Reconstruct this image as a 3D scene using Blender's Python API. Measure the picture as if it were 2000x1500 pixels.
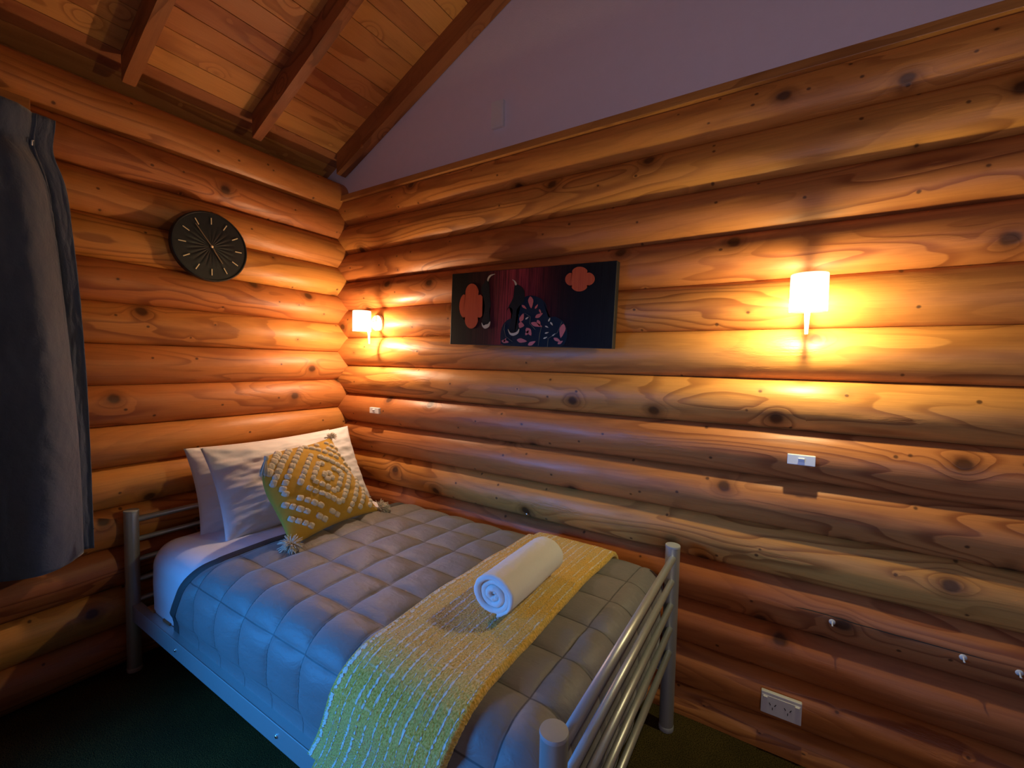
import bpy, bmesh, math, random
from mathutils import Vector, Matrix, noise
PI = math.pi
R = math.radians
for o in list(bpy.data.objects):
    bpy.data.objects.remove(o, do_unlink=True)
scn = bpy.context.scene
col = scn.collection
# ------------------------------------------------------------------ camera
CAM = Vector((2.20588, -1.63944, 1.246159))
cF = Vector((-0.532273, 0.845132, -0.049374))
cR = Vector((0.845475, 0.533647, 0.019807))
cU = Vector((-0.043087, 0.031202, 0.998584))
cd = bpy.data.cameras.new('camera')
cam = bpy.data.objects.new('camera', cd)
col.objects.link(cam)
cam.matrix_world = Matrix(((cR.x, cU.x, -cF.x, CAM.x), (cR.y, cU.y, -cF.y, CAM.y), (cR.z, cU.z, -cF.z, CAM.z), (0, 0, 0, 1)))
cd.sensor_width = 36.0
cd.lens = 849.0948 / 2000 * 36
cd.clip_start = 0.02
scn.camera = cam
# ------------------------------------------------------------------ view and world
vs = scn.view_settings
vs.view_transform = 'Standard'
vs.look = 'None'
vs.exposure = 0.38
vs.gamma = 1.0
vs.use_curve_mapping = False
w = bpy.data.worlds.new('world')
scn.world = w
w.use_nodes = True
w.node_tree.nodes['Background'].inputs[0].default_value = (0.25, 0.5, 1.0, 1)
w.node_tree.nodes['Background'].inputs[1].default_value = 1.0
# ------------------------------------------------------------------ lights
def area(name, loc, aim, sx, sy, energy, colr):
    l = bpy.data.lights.new(name, 'AREA')
    l.shape = 'RECTANGLE'; l.size = sx; l.size_y = sy; l.energy = energy; l.color = colr
    o = bpy.data.objects.new(name, l); col.objects.link(o)
    o.location = loc
    o.rotation_euler = (Vector(aim) - Vector(loc)).to_track_quat('-Z', 'Y').to_euler()
    return o
# blue dusk daylight through the window of the left wall, beyond the open end of the curtain
wl_ = area('window_daylight', (0.14, -2.25, 0.88), (1.08, -1.02, 0.36), 0.94, 0.62, 13, (0.03, 0.32, 1.0))
wl_.data.spread = R(75)
# weak unseen fill lamp added behind the camera to lighten the gable
fill_ = area('gable_fill', (2.9, -3.62, 1.25), (2.25, 0, 2.45), 1.0, 1.9, 5.6, (1.0, 0.80, 1.0))
fill_.data.spread = R(96)
SC = [dict(x=2.25, z=1.458, e=9.5, c=(1.0, 0.90, 0.50)), dict(x=0.347, z=1.443, e=11.0, c=(1.0, 0.70, 0.46))]

# ================================================================== helpers
def tag(o, label=None, cat=None, group=None, kind=None):
    if label: o['label'] = label
    if cat: o['category'] = cat
    if group: o['group'] = group
    if kind: o['kind'] = kind
    return o
def thing(name, loc, label, cat, group=None, rot=None):
    o = bpy.data.objects.new(name, None)
    o.empty_display_size = 0.05
    col.objects.link(o); o.location = loc
    if rot: o.rotation_euler = rot
    return tag(o, label, cat, group)
def smooth(me, v=True):
    for p in me.polygons: p.use_smooth = v
def mk(name, bm, mat, parent=None, sm=True, loc=None, auto=None):
    bmesh.ops.recalc_face_normals(bm, faces=bm.faces[:])
    me = bpy.data.meshes.new(name)
    bm.to_mesh(me); bm.free()
    me.materials.append(mat)
    smooth(me, sm)
    o = bpy.data.objects.new(name, me)
    col.objects.link(o)
    if loc is not None: o.location = loc
    if parent is not None: o.parent = parent
    if auto:
        me.set_sharp_from_angle(angle=R(auto))
    return o
def box(bm, c, s, bev=0.0, rot=None, seg=2):
    m = Matrix.Translation(Vector(c))
    if rot is not None: m = m @ rot
    m = m @ Matrix.Diagonal((s[0], s[1], s[2], 1))
    r = bmesh.ops.create_cube(bm, size=1.0, matrix=m)
    if bev > 0:
        es = set()
        for v in r['verts']:
            for e in v.link_edges: es.add(e)
        bmesh.ops.bevel(bm, geom=list(es), offset=bev, segments=seg, affect='EDGES', profile=0.5)
def frame_of(d):
    d = d.normalized()
    a = Vector((0, 0, 1)) if abs(d.z) < 0.9 else Vector((1, 0, 0))
    u = d.cross(a).normalized()
    return u, d.cross(u).normalized()
def tube(bm, pts, rad, n=12, caps=True):
    """pts: list of points; rad: radius or list"""
    pts = [Vector(p) for p in pts]
    rings = []
    prev = None
    for i, p in enumerate(pts):
        d = (pts[min(i+1, len(pts)-1)] - pts[max(i-1, 0)])
        u, v = frame_of(d) if prev is None else (None, None)
        if prev is not None:
            dn = d.normalized()
            u = (prev - dn * prev.dot(dn)).normalized(); v = dn.cross(u)
        prev = u
        r = rad[i] if isinstance(rad, (list, tuple)) else rad
        rings.append([bm.verts.new(p + (u*math.cos(2*PI*k/n) + v*math.sin(2*PI*k/n))*r) for k in range(n)])
    for a, b in zip(rings, rings[1:]):
        for k in range(n):
            bm.faces.new((a[k], a[(k+1) % n], b[(k+1) % n], b[k]))
    if caps:
        bm.faces.new(rings[0][::-1]); bm.faces.new(rings[-1])
def lathe(bm, prof, n=40, m=Matrix.Identity(4), cap0=True, cap1=True):
    """prof: (r, z) revolve about local z, then matrix m"""
    rings = []
    for r, z in prof:
        rings.append([bm.verts.new(m @ Vector((r*math.cos(2*PI*k/n), r*math.sin(2*PI*k/n), z))) for k in range(n)])
    for a, b in zip(rings, rings[1:]):
        for k in range(n):
            bm.faces.new((a[k], a[(k+1) % n], b[(k+1) % n], b[k]))
    if cap0: bm.faces.new(rings[0][::-1])
    if cap1: bm.faces.new(rings[-1])
def grid(bm, nu, nv, fn, uvl=None, uvf=None, closed_u=False):
    vs_ = [[bm.verts.new(fn(i/nu, j/nv)) for j in range(nv+1)] for i in range(nu+1 if not closed_u else nu)]
    for i in range(nu):
        i2 = (i+1) % len(vs_)
        for j in range(nv):
            f = bm.faces.new((vs_[i][j], vs_[i2][j], vs_[i2][j+1], vs_[i][j+1]))
            if uvl is not None:
                for lp, (a, b) in zip(f.loops, ((i, j), (i+1, j), (i+1, j+1), (i, j+1))):
                    lp[uvl].uv = uvf(a/nu, b/nv)
    return vs_
def nz(x, y=0.0, z=0.0):
    return noise.noise(Vector((x, y, z)))
def prism(bm, pts2, t, m):
    """closed 2D outline (x,z) extruded along local y from 0 to t, placed by m"""
    a = [bm.verts.new(m @ Vector((x, 0, z))) for x, z in pts2]
    b = [bm.verts.new(m @ Vector((x, t, z))) for x, z in pts2]
    n = len(a)
    bm.faces.new(a); bm.faces.new(b[::-1])
    for k in range(n): bm.faces.new((a[k], b[k], b[(k+1) % n], a[(k+1) % n]))

# ================================================================== materials
class NT:
    def __init__(s, name):
        s.m = bpy.data.materials.new(name); s.m.use_nodes = True
        s.t = s.m.node_tree; s.t.nodes.clear()
        s.out = s.n('ShaderNodeOutputMaterial')
    def n(s, typ, **kw):
        nd = s.t.nodes.new(typ)
        for k, v in kw.items(): setattr(nd, k, v)
        return nd
    def l(s, a, b): s.t.links.new(a, b)
    def set(s, sock, v):
        if isinstance(v, bpy.types.NodeSocket): s.l(v, sock)
        elif v is not None: sock.default_value = v
    def math(s, op, a, b=None, c=None, clamp=False):
        nd = s.n('ShaderNodeMath', operation=op, use_clamp=clamp)
        s.set(nd.inputs[0], a); s.set(nd.inputs[1], b); s.set(nd.inputs[2], c)
        return nd.outputs[0]
    def noise(s, vec, scale, detail=2, rough=0.5, dist=0.0):
        nd = s.n('ShaderNodeTexNoise')
        s.set(nd.inputs['Vector'], vec); nd.inputs['Scale'].default_value = scale
        nd.inputs['Detail'].default_value = detail; nd.inputs['Roughness'].default_value = rough
        nd.inputs['Distortion'].default_value = dist
        return nd.outputs['Fac']
    def vec(s, x, y, z=0.0):
        nd = s.n('ShaderNodeCombineXYZ')
        s.set(nd.inputs[0], x); s.set(nd.inputs[1], y); s.set(nd.inputs[2], z)
        return nd.outputs[0]
    def sep(s, v):
        nd = s.n('ShaderNodeSeparateXYZ'); s.l(v, nd.inputs[0]); return nd.outputs
    def ramp(s, f, stops, interp='LINEAR'):
        nd = s.n('ShaderNodeValToRGB'); s.set(nd.inputs[0], f)
        cr = nd.color_ramp; cr.interpolation = interp
        while len(cr.elements) < len(stops): cr.elements.new(0.5)
        for e, (p, c) in zip(cr.elements, stops): e.position = p; e.color = (*c, 1) if len(c) == 3 else c
        return nd.outputs[0]
    def mix(s, f, a, b, mode='MIX'):
        nd = s.n('ShaderNodeMix', data_type='RGBA', blend_type=mode)
        s.set(nd.inputs[0], f)
        s.set(nd.inputs[6], (*a, 1) if isinstance(a, tuple) else a)
        s.set(nd.inputs[7], (*b, 1) if isinstance(b, tuple) else b)
        return nd.outputs[2]
    def remap(s, v, a, b, c=0.0, d=1.0, smoothv=True):
        nd = s.n('ShaderNodeMapRange', interpolation_type='SMOOTHSTEP' if smoothv else 'LINEAR')
        s.set(nd.inputs[0], v)
        for k, x in zip((1, 2, 3, 4), (a, b, c, d)): nd.inputs[k].default_value = x
        return nd.outputs[0]
    def bsdf(s, color, rough=0.5, metal=0.0, bump=None, bstr=0.3, bdist=0.01, spec=0.5, sheen=0.0, emis=None, estr=0.0):
        b = s.n('ShaderNodeBsdfPrincipled')
        s.set(b.inputs['Base Color'], (*color, 1) if isinstance(color, tuple) else color)
        s.set(b.inputs['Roughness'], rough); b.inputs['Metallic'].default_value = metal
        b.inputs['Specular IOR Level'].default_value = spec
        b.inputs['Sheen Weight'].default_value = sheen
        if emis: b.inputs['Emission Color'].default_value = (*emis, 1); b.inputs['Emission Strength'].default_value = estr
        if bump is not None:
            bn = s.n('ShaderNodeBump'); bn.inputs['Strength'].default_value = bstr; bn.inputs['Distance'].default_value = bdist
            s.l(bump, bn.inputs['Height']); s.l(bn.outputs[0], b.inputs['Normal'])
        s.l(b.outputs[0], s.out.inputs[0])
        return b
    def uv(s):
        return s.n('ShaderNodeTexCoord').outputs['UV']
    def obj(s):
        return s.n('ShaderNodeTexCoord').outputs['Object']

def wood(name, light, dark, lacquer=0.38, ring=15.0, knots=True, sat=1.0, varamt=0.25):
    k = NT(name)
    u, v, _ = k.sep(k.uv())
    # knots: two sizes of scattered cells
    def cells(scale, squash):
        vo = k.n('ShaderNodeTexVoronoi', voronoi_dimensions='2D', feature='F1')
        k.l(k.vec(u, k.math('MULTIPLY', v, squash)), vo.inputs['Vector']); vo.inputs['Scale'].default_value = scale
        cr = k.n('ShaderNodeSeparateColor'); k.l(vo.outputs['Color'], cr.inputs[0])
        return vo.outputs['Distance'], cr.outputs
    d1, c1 = cells(3.3, 1.0)
    d2, c2 = cells(8.0, 1.0)
    keep1 = k.math('GREATER_THAN', c1[0], 0.52)
    keep2 = k.math('GREATER_THAN', c2[0], 0.55)
    wob = k.math('MULTIPLY', k.noise(k.vec(u, v), 35, 2), 0.03)
    d1w = k.math('ADD', d1, wob)
    near1 = k.math('MULTIPLY', k.math('EXPONENT', k.math('MULTIPLY', k.math('MULTIPLY', d1, d1), -45.0)), keep1)
    near2 = k.math('MULTIPLY', k.math('EXPONENT', k.math('MULTIPLY', k.math('MULTIPLY', d2, d2), -70.0)), keep2)
    # growth ring contour field, stretched along the trunk
    f1 = k.noise(k.vec(k.math('MULTIPLY', u, 0.75), k.math('MULTIPLY', v, 4.6)), 1.0, 2, 0.45, 0.25)
    f2 = k.noise(k.vec(k.math('MULTIPLY', u, 5.0), k.math('MULTIPLY', v, 22.0)), 1.0, 2, 0.5)
    fld = k.math('ADD', k.math('MULTIPLY', f1, ring), k.math('MULTIPLY', f2, 0.5))
    fld = k.math('ADD', fld, k.math('MULTIPLY', near1, 2.2))
    fld = k.math('ADD', fld, k.math('MULTIPLY', near2, 0.3))
    fr = k.math('FRACT', fld)
    band = k.math('MULTIPLY', k.remap(fr, 0.45, 0.9), k.remap(fr, 0.99, 0.92))
    bstren = k.remap(k.noise(k.vec(k.math('MULTIPLY', u, 1.1), k.math('MULTIPLY', v, 3.0), 5.0), 1.0, 1), 0.38, 0.62, 0.2, 1.0)
    band = k.math('MULTIPLY', band, bstren)
    # fine fibre streaks
    fib = k.noise(k.vec(k.math('MULTIPLY', u, 7.0), k.math('MULTIPLY', v, 230.0)), 1.0, 3, 0.6)
    blot = k.noise(k.vec(k.math('MULTIPLY', u, 2.0), k.math('MULTIPLY', v, 8.0), 9.0), 1.0, 4, 0.6)
    c = k.mix(k.math('MULTIPLY', band, 0.75), light, dark)
    c = k.mix(k.remap(fib, 0.3, 0.75, 0.0, 0.22), c, dark)
    c = k.mix(k.remap(blot, 0.52, 0.8, 0.0, 0.55), c, tuple(x*0.75 for x in dark))
    c = k.mix(k.remap(blot, 0.45, 0.2, 0.0, 0.35), c, tuple(min(1, x*1.25) for x in light))
    info = k.n('ShaderNodeObjectInfo')
    hs = k.n('ShaderNodeHueSaturation')
    k.set(hs.inputs['Hue'], k.remap(info.outputs['Random'], 0, 1, 0.488, 0.512, False))
    k.set(hs.inputs['Value'], k.remap(info.outputs['Random'], 0, 1, 1.0-varamt, 1.0+varamt*0.5, False))
    hs.inputs['Saturation'].default_value = sat
    k.l(c, hs.inputs['Color']); c = hs.outputs[0]
    bumph = k.math('MULTIPLY', band, -0.25)
    if knots:
        kr1 = k.remap(d1w, 0.10, 0.055)
        kr1 = k.math('MULTIPLY', kr1, keep1)
        c = k.mix(k.math('MULTIPLY', k.remap(d1w, 0.2, 0.08, 0, 0.5), keep1), c, tuple(x*0.5 for x in dark))
        c = k.mix(k.math('MULTIPLY', kr1, 0.85), c, (0.055, 0.018, 0.006))
        kr2 = k.math('MULTIPLY', k.remap(k.math('ADD', d2, k.math('MULTIPLY', wob, 2.0)), 0.09, 0.05), keep2)
        c = k.mix(k.math('MULTIPLY', kr2, 0.8), c, (0.05, 0.015, 0.005))
        bumph = k.math('SUBTRACT', bumph, k.math('MULTIPLY', kr1, 0.6))
    # peeled, slightly torn patches
    torn = k.remap(k.noise(k.vec(k.math('MULTIPLY', u, 3.0), k.math('MULTIPLY', v, 9.0), 3.0), 1.0, 1), 0.6, 0.7)
    rough_n = k.noise(k.vec(k.math('MULTIPLY', u, 30.0), k.math('MULTIPLY', v, 120.0)), 1.0, 3, 0.65)
    bumph = k.math('ADD', bumph, k.math('MULTIPLY', k.math('MULTIPLY', torn, rough_n), 1.6))
    bumph = k.math('ADD', bumph, k.math('MULTIPLY', fib, 0.25))
    soft = k.noise(k.vec(k.math('MULTIPLY', u, 6.0), k.math('MULTIPLY', v, 14.0), 1.0), 1.0, 2)
    bumph = k.math('ADD', bumph, k.math('MULTIPLY', soft, 2.2))
    k.bsdf(c, k.remap(blot, 0.3, 0.7, lacquer, lacquer+0.14), bump=bumph, bstr=0.55, bdist=0.0022, spec=0.42)
    return k.m

M = {}
M['log'] = wood('pine_log', (0.62, 0.236, 0.056), (0.25, 0.066, 0.015))
M['rafter'] = wood('rafter_pine', (0.33, 0.105, 0.038), (0.14, 0.038, 0.012), ring=12.0, knots=False)
M['trimwood'] = wood('trim_pine', (0.42, 0.16, 0.05), (0.22, 0.07, 0.02), ring=9.0, knots=False)
M['eave'] = wood('shade_painted_eave', (0.07, 0.024, 0.010), (0.03, 0.010, 0.004), ring=9.0, knots=False)  # trim wood darkened so the eave's shade sits in the colour
M['plank'] = wood('ceiling_pine', (0.66, 0.28, 0.085), (0.36, 0.11, 0.030), ring=4.0, knots=False, lacquer=0.42, varamt=0.3)

def plain(name, colr, rough=0.5, metal=0.0, spec=0.5, nscale=None, nstr=0.1, ndist=0.002, sheen=0.0, var=0.0):
    k = NT(name)
    b = None
    c = colr
    co = k.obj()
    if nscale: b = k.noise(co, nscale, 3)
    if var:
        f = k.noise(co, (nscale or 20) * 0.15, 3)
        c = k.mix(f, tuple(x*(1-var) for x in colr), tuple(min(1, x*(1+var)) for x in colr))
    k.bsdf(c, rough, metal, bump=b, bstr=nstr, bdist=ndist, spec=spec, sheen=sheen)
    return k.m
M['plaster'] = plain('lavender_plaster', (0.80, 0.74, 0.84), 0.9, nscale=160, nstr=0.35, ndist=0.002, var=0.03)
M['white_plastic'] = plain('white_plastic', (0.78, 0.80, 0.84), 0.32, nscale=30, nstr=0.01)
M['black_hole'] = plain('dark_slot', (0.01, 0.01, 0.012), 0.6, nscale=30)
M['steel'] = plain('silver_enamel', (0.50, 0.53, 0.52), 0.42, metal=0.6, nscale=400, nstr=0.03, ndist=0.0005)
M['steel_cap'] = plain('grey_plastic_cap', (0.36, 0.38, 0.39), 0.5, nscale=300, nstr=0.05)
M['bright_metal'] = plain('polished_metal', (0.85, 0.85, 0.85), 0.2, metal=1.0, nscale=50, nstr=0.01)
M['sheet'] = plain('white_cotton', (0.80, 0.79, 0.83), 0.85, nscale=90, nstr=0.12, ndist=0.002, sheen=0.1)
M['pillow'] = plain('white_pillowcase', (0.87, 0.86, 0.88), 0.85, nscale=120, nstr=0.12, ndist=0.002, sheen=0.1)
M['mattress'] = plain('mattress_ticking', (0.6, 0.6, 0.62), 0.9, nscale=60)
M['binding'] = plain('charcoal_binding', (0.055, 0.054, 0.052), 0.7, nscale=250, nstr=0.1)
M['clock_black'] = plain('matt_black', (0.012, 0.013, 0.015), 0.42, nscale=80, nstr=0.02)
M['gold'] = plain('brushed_gold', (0.90, 0.76, 0.48), 0.4, metal=0.3, nscale=200, nstr=0.02)
M['goldhand'] = plain('antique_gold', (0.28, 0.20, 0.13), 0.45, metal=0.6, nscale=200, nstr=0.02)
M['canvas_edge'] = plain('black_board_edge', (0.010, 0.010, 0.011), 0.5, nscale=60)
M['bird'] = plain('bird_black', (0.012, 0.014, 0.014), 0.6, spec=0.15, nscale=60, var=0.3)
M['navy'] = plain('midnight_blue', (0.010, 0.018, 0.032), 0.6, spec=0.15, nscale=60, var=0.3)
M['cream'] = plain('pale_ivory', (0.60, 0.54, 0.38), 0.5, nscale=60, var=0.2)
M['coral'] = plain('coral_red_stain', (0.62, 0.14, 0.10), 0.4, nscale=60, var=0.2)
M['vine'] = plain('grey_vine', (0.09, 0.11, 0.12), 0.5, nscale=60)
M['clear'] = plain('clear_resin', (0.60, 0.62, 0.62), 0.15, nscale=40)
M['yarn'] = plain('cream_yarn', (0.70, 0.64, 0.52), 0.95, nscale=500, nstr=0.6, ndist=0.002, sheen=0.2)
M['backing'] = plain('shadow_gap', (0.10, 0.045, 0.02), 0.9, nscale=40)
M['chalk'] = plain('back_wall_paint', (0.33, 0.26, 0.24), 0.9, nscale=100)

def mat_quilt():
    k = NT('grey_quilt_cotton')
    u, v, _ = k.sep(k.uv())
    cr = k.noise(k.vec(k.math('MULTIPLY', u, 60.0), k.math('MULTIPLY', v, 25.0)), 1.0, 3, 0.6, 0.6)
    weave = k.noise(k.vec(k.math('MULTIPLY', u, 900.0), k.math('MULTIPLY', v, 900.0)), 1.0, 1)
    g = 0.147
    def line(x):
        f = k.math('ABSOLUTE', k.math('SUBTRACT', k.math('FRACT', k.math('DIVIDE', x, g)), 0.5))
        return k.remap(f, 0.482, 0.494)      # stitched channel at the cell border
    ln = k.math('MAXIMUM', line(u), line(v))
    c = k.mix(k.math('MULTIPLY', ln, 0.8), (0.175, 0.165, 0.160), (0.03, 0.03, 0.03))
    h = k.math('ADD', k.math('MULTIPLY', cr, 1.0), k.math('MULTIPLY', weave, 0.05))
    k.bsdf(c, 0.55, bump=h, bstr=0.5, bdist=0.004, spec=0.4, sheen=0.25)
    return k.m
M['quilt'] = mat_quilt()

def mat_throw():
    k = NT('mustard_boucle')
    u, v, _ = k.sep(k.uv())
    nub = k.noise(k.vec(k.math('MULTIPLY', u, 1.0), k.math('MULTIPLY', v, 1.0)), 260.0, 2, 0.6)
    wob = k.math('MULTIPLY', k.math('SUBTRACT', k.noise(k.vec(k.math('MULTIPLY', u, 30.0), k.math('MULTIPLY', v, 40.0)), 1.0, 2), 0.5), 0.006)
    uu = k.math('ADD', u, wob)
    irr = k.noise(k.vec(k.math('MULTIPLY', u, 28.0), 0.0), 1.0, 1)
    f = k.math('ABSOLUTE', k.math('SUBTRACT', k.math('FRACT', k.math('ADD', k.math('DIVIDE', uu, 0.0245), k.math('MULTIPLY', irr, 1.6))), 0.5))
    bead = k.noise(k.vec(k.math('MULTIPLY', u, 40.0), k.math('MULTIPLY', v, 150.0)), 1.0, 1)
    bead2 = k.noise(k.vec(k.math('MULTIPLY', u, 60.0), k.math('MULTIPLY', v, 14.0)), 1.0, 1)
    th = k.math('ADD', k.math('MULTIPLY', k.remap(bead, 0.35, 0.6), 0.11), k.math('MULTIPLY', k.remap(bead2, 0.35, 0.6), 0.09))
    st = k.remap(k.math('ADD', f, th), 0.53, 0.575)
    f2 = k.math('ABSOLUTE', k.math('SUBTRACT', k.math('FRACT', k.math('DIVIDE', k.math('ADD', v, wob), 0.055)), 0.5))
    cross = k.math('MULTIPLY', k.remap(f2, 0.46, 0.49), k.remap(bead, 0.45, 0.6))
    c = k.mix(k.remap(nub, 0.3, 0.7), (0.50, 0.29, 0.012), (0.92, 0.59, 0.13))
    big = k.noise(k.vec(k.math('MULTIPLY', u, 20.0), k.math('MULTIPLY', v, 18.0)), 1.0, 1)
    c = k.mix(k.remap(big, 0.4, 0.65, 0, 0.3), c, (0.62, 0.50, 0.16))
    c = k.mix(k.math('MULTIPLY', cross, 0.3), c, (0.78, 0.70, 0.50))
    c = k.mix(k.math('MULTIPLY', st, 0.85), c, (0.82, 0.78, 0.66))
    h = k.math('ADD', nub, k.math('MULTIPLY', st, 0.9))
    k.bsdf(c, 0.95, bump=h, bstr=0.9, bdist=0.004, spec=0.15, sheen=0.3)
    return k.m
M['throw'] = mat_throw()

def mat_towel():
    k = NT('white_terry')
    co = k.obj()
    n1 = k.noise(co, 700, 2, 0.7)
    k.bsdf((0.90, 0.90, 0.88), 0.95, bump=n1, bstr=0.8, bdist=0.003, spec=0.1, sheen=0.4)
    return k.m
M['towel'] = mat_towel()

def mat_cushion():
    k = NT('ochre_woven_cotton')
    co = k.obj()
    n1 = k.noise(co, 600, 2, 0.6); n2 = k.noise(co, 18, 2)
    c = k.mix(n2, (0.46, 0.27, 0.03), (0.60, 0.37, 0.05))
    k.bsdf(c, 0.9, bump=n1, bstr=0.4, bdist=0.002, spec=0.2, sheen=0.2)
    return k.m
M['ochre'] = mat_cushion()

def mat_curtain():
    k = NT('slate_blue_velour')
    u, v, _ = k.sep(k.uv())
    n1 = k.noise(k.vec(k.math('MULTIPLY', u, 90.0), k.math('MULTIPLY', v, 60.0)), 1.0, 3, 0.6, 0.4)
    n2 = k.noise(k.vec(k.math('MULTIPLY', u, 10.0), k.math('MULTIPLY', v, 7.0)), 1.0, 3)
    c = k.mix(n2, (0.050, 0.072, 0.125), (0.100, 0.130, 0.205))
    k.bsdf(c, 0.85, bump=k.math('ADD', n1, n2), bstr=0.5, bdist=0.004, spec=0.25, sheen=0.4)
    return k.m
M['curtain'] = mat_curtain()

def mat_carpet():
    k = NT('dark_loop_carpet')
    co = k.obj()
    n1 = k.noise(co, 320, 2, 0.7); n2 = k.noise(co, 6, 3)
    c = k.mix(k.remap(n1, 0.35, 0.65), (0.016, 0.014, 0.005), (0.17, 0.120, 0.030))
    c = k.mix(k.remap(n2, 0.3, 0.7, 0, 0.4), c, (0.03, 0.026, 0.012))
    k.bsdf(c, 0.98, bump=n1, bstr=1.0, bdist=0.006, spec=0.1)
    return k.m
M['carpet'] = mat_carpet()

def mat_art():
    k = NT('stained_board_picture')
    u, v, _ = k.sep(k.uv())      # 0..1 across the board
    str_ = k.noise(k.vec(k.math('MULTIPLY', u, 120.0), k.math('MULTIPLY', v, 1.5)), 1.0, 3, 0.6)
    c = k.ramp(u, [(0.0, (0.006, 0.008, 0.007)), (0.10, (0.008, 0.008, 0.007)), (0.27, (0.07, 0.014, 0.012)), (0.40, (0.38, 0.045, 0.050)),
                   (0.50, (0.30, 0.032, 0.040)), (0.62, (0.09, 0.010, 0.010)), (0.72, (0.022, 0.006, 0.006)), (0.82, (0.008, 0.006, 0.007)), (1.0, (0.012, 0.012, 0.012))])
    c = k.mix(k.remap(str_, 0.35, 0.7, 0, 0.75), c, (0.006, 0.004, 0.004))
    k.bsdf(c, 0.6, spec=0.15)
    return k.m
M['art'] = mat_art()
def mat_quatre():
    k = NT('red_cedar_inlay')
    u, v, _ = k.sep(k.obj())
    n1 = k.noise(k.vec(k.math('MULTIPLY', u, 260.0), k.math('MULTIPLY', _, 6.0)), 1.0, 2)
    c = k.mix(n1, (0.42, 0.055, 0.022), (0.66, 0.14, 0.045))
    k.bsdf(c, 0.5, spec=0.2)
    return k.m
M['cedar'] = mat_quatre()

def mat_shade(name, tint, estr):
    k = NT(name)
    tr = k.n('ShaderNodeBsdfTransparent'); tr.inputs[0].default_value = (1, 0.97, 0.9, 1)
    tl = k.n('ShaderNodeBsdfTranslucent'); tl.inputs[0].default_value = (0.95, 0.92, 0.84, 1)
    m1 = k.n('ShaderNodeMixShader'); m1.inputs[0].default_value = 0.16
    k.l(tr.outputs[0], m1.inputs[1]); k.l(tl.outputs[0], m1.inputs[2])
    em = k.n('ShaderNodeEmission'); em.inputs[0].default_value = (*tint, 1); em.inputs[1].default_value = estr
    ad = k.n('ShaderNodeAddShader'); k.l(m1.outputs[0], ad.inputs[0]); k.l(em.outputs[0], ad.inputs[1])
    k.l(ad.outputs[0], k.out.inputs[0])
    return k.m
M['shade'] = mat_shade('frosted_glass_shade', (1.0, 0.86, 0.52), 0.42)
kb = NT('lit_bulb'); eb = kb.n('ShaderNodeEmission'); eb.inputs[0].default_value = (1, 0.85, 0.55, 1); eb.inputs[1].default_value = 6.0
kb.l(eb.outputs[0], kb.out.inputs[0]); M['bulb'] = kb.m

# ================================================================== room
ZR, ZL, D = 2.1696, 2.2477, 0.16
SAG = 0.043
YB, XR = -3.7, 4.0
def log_mesh(length, z0, z1, seed, zc=None, sag=SAG, full=None):
    """horizontal half-log: runs along local x from 0, bulges to local -y"""
    bm = bmesh.new(); uvl = bm.loops.layers.uv.new('uv')
    nx = int(length / 0.03); npf = 14
    zc = (z0+z1)/2 if zc is None else zc
    h = full/2 if full else D/2
    rad = (h*h + sag*sag) / (2*sag)
    def prof(t, x):
        w0 = 0.0022*nz(x*1.3, seed*7.1) ; w1 = 0.0022*nz(x*1.3, seed*7.1+7.1*0)
        z = z0 + 0.0008 + (z1 - z0 - 0.0016)*t
        dz = z - zc
        a = math.sqrt(max(rad*rad - dz*dz, 1e-6)) - (rad - sag)
        a = a*(1 + 0.16*nz(x*1.1, seed*3.3, 2.0) + 0.05*nz(x*4.0, z*9, seed)) + 0.0012*nz(x*9, z*30, seed)
        return -max(a, 0.0), z
    rows = []
    for i in range(nx+1):
        x = length*i/nx
        row = [bm.verts.new((x, 0.02, z0+0.0008))]
        for j in range(npf+1):
            y, z = prof(j/npf, x); row.append(bm.verts.new((x, y, z)))
        row.append(bm.verts.new((x, 0.02, z1-0.0008)))
        rows.append(row)
    n = npf + 3
    for i in range(nx):
        for j in range(n-1):
            f = bm.faces.new((rows[i][j], rows[i+1][j], rows[i+1][j+1], rows[i][j+1]))
            for lp, (a, b) in zip(f.loops, ((i, j), (i+1, j), (i+1, j+1), (i, j+1))):
                lp[uvl].uv = (length*a/nx + seed*11.37, b*0.0135 + seed*5.71)
    bm.faces.new([r for r in rows[0]][::-1]); bm.faces.new(rows[-1])
    return bm
def log_wall(name, label, top_z, length, origin, rotz, seedbase, levels, toplog=None, first_cut=None):
    bm = bmesh.new()
    zt = top_z if toplog is None else toplog
    m = Matrix.Translation(Vector(origin)) @ Matrix.Rotation(rotz, 4, 'Z')
    box(bm, (length/2, 0.05, zt/2 - 0.005), (length, 0.06, zt - 0.01))
    wl = mk(name, bm, M['backing'], sm=False)
    wl.matrix_world = m
    wl['kind'] = 'structure'
    for i in range(levels):
        z1 = top_z - i*D; z0 = z1 - D
        zc = (z0+z1)/2
        if i == 0 and first_cut: z1 = first_cut
        z0c = max(z0, 0.0)
        if z1 <= 0.02: break
        o = mk('log', log_mesh(length, z0c, z1, seedbase+i, zc), M['log'], wl, auto=50)
    return wl
WR = log_wall('wall_right', '', ZR, XR + 0.05, (-0.02, 0.0, 0), 0.0, 3, 14, first_cut=2.135, toplog=2.13)
WL = log_wall('wall_left', '', ZL, -YB + 0.02, (0.0, YB, 0), R(90), 31, 15)

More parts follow.
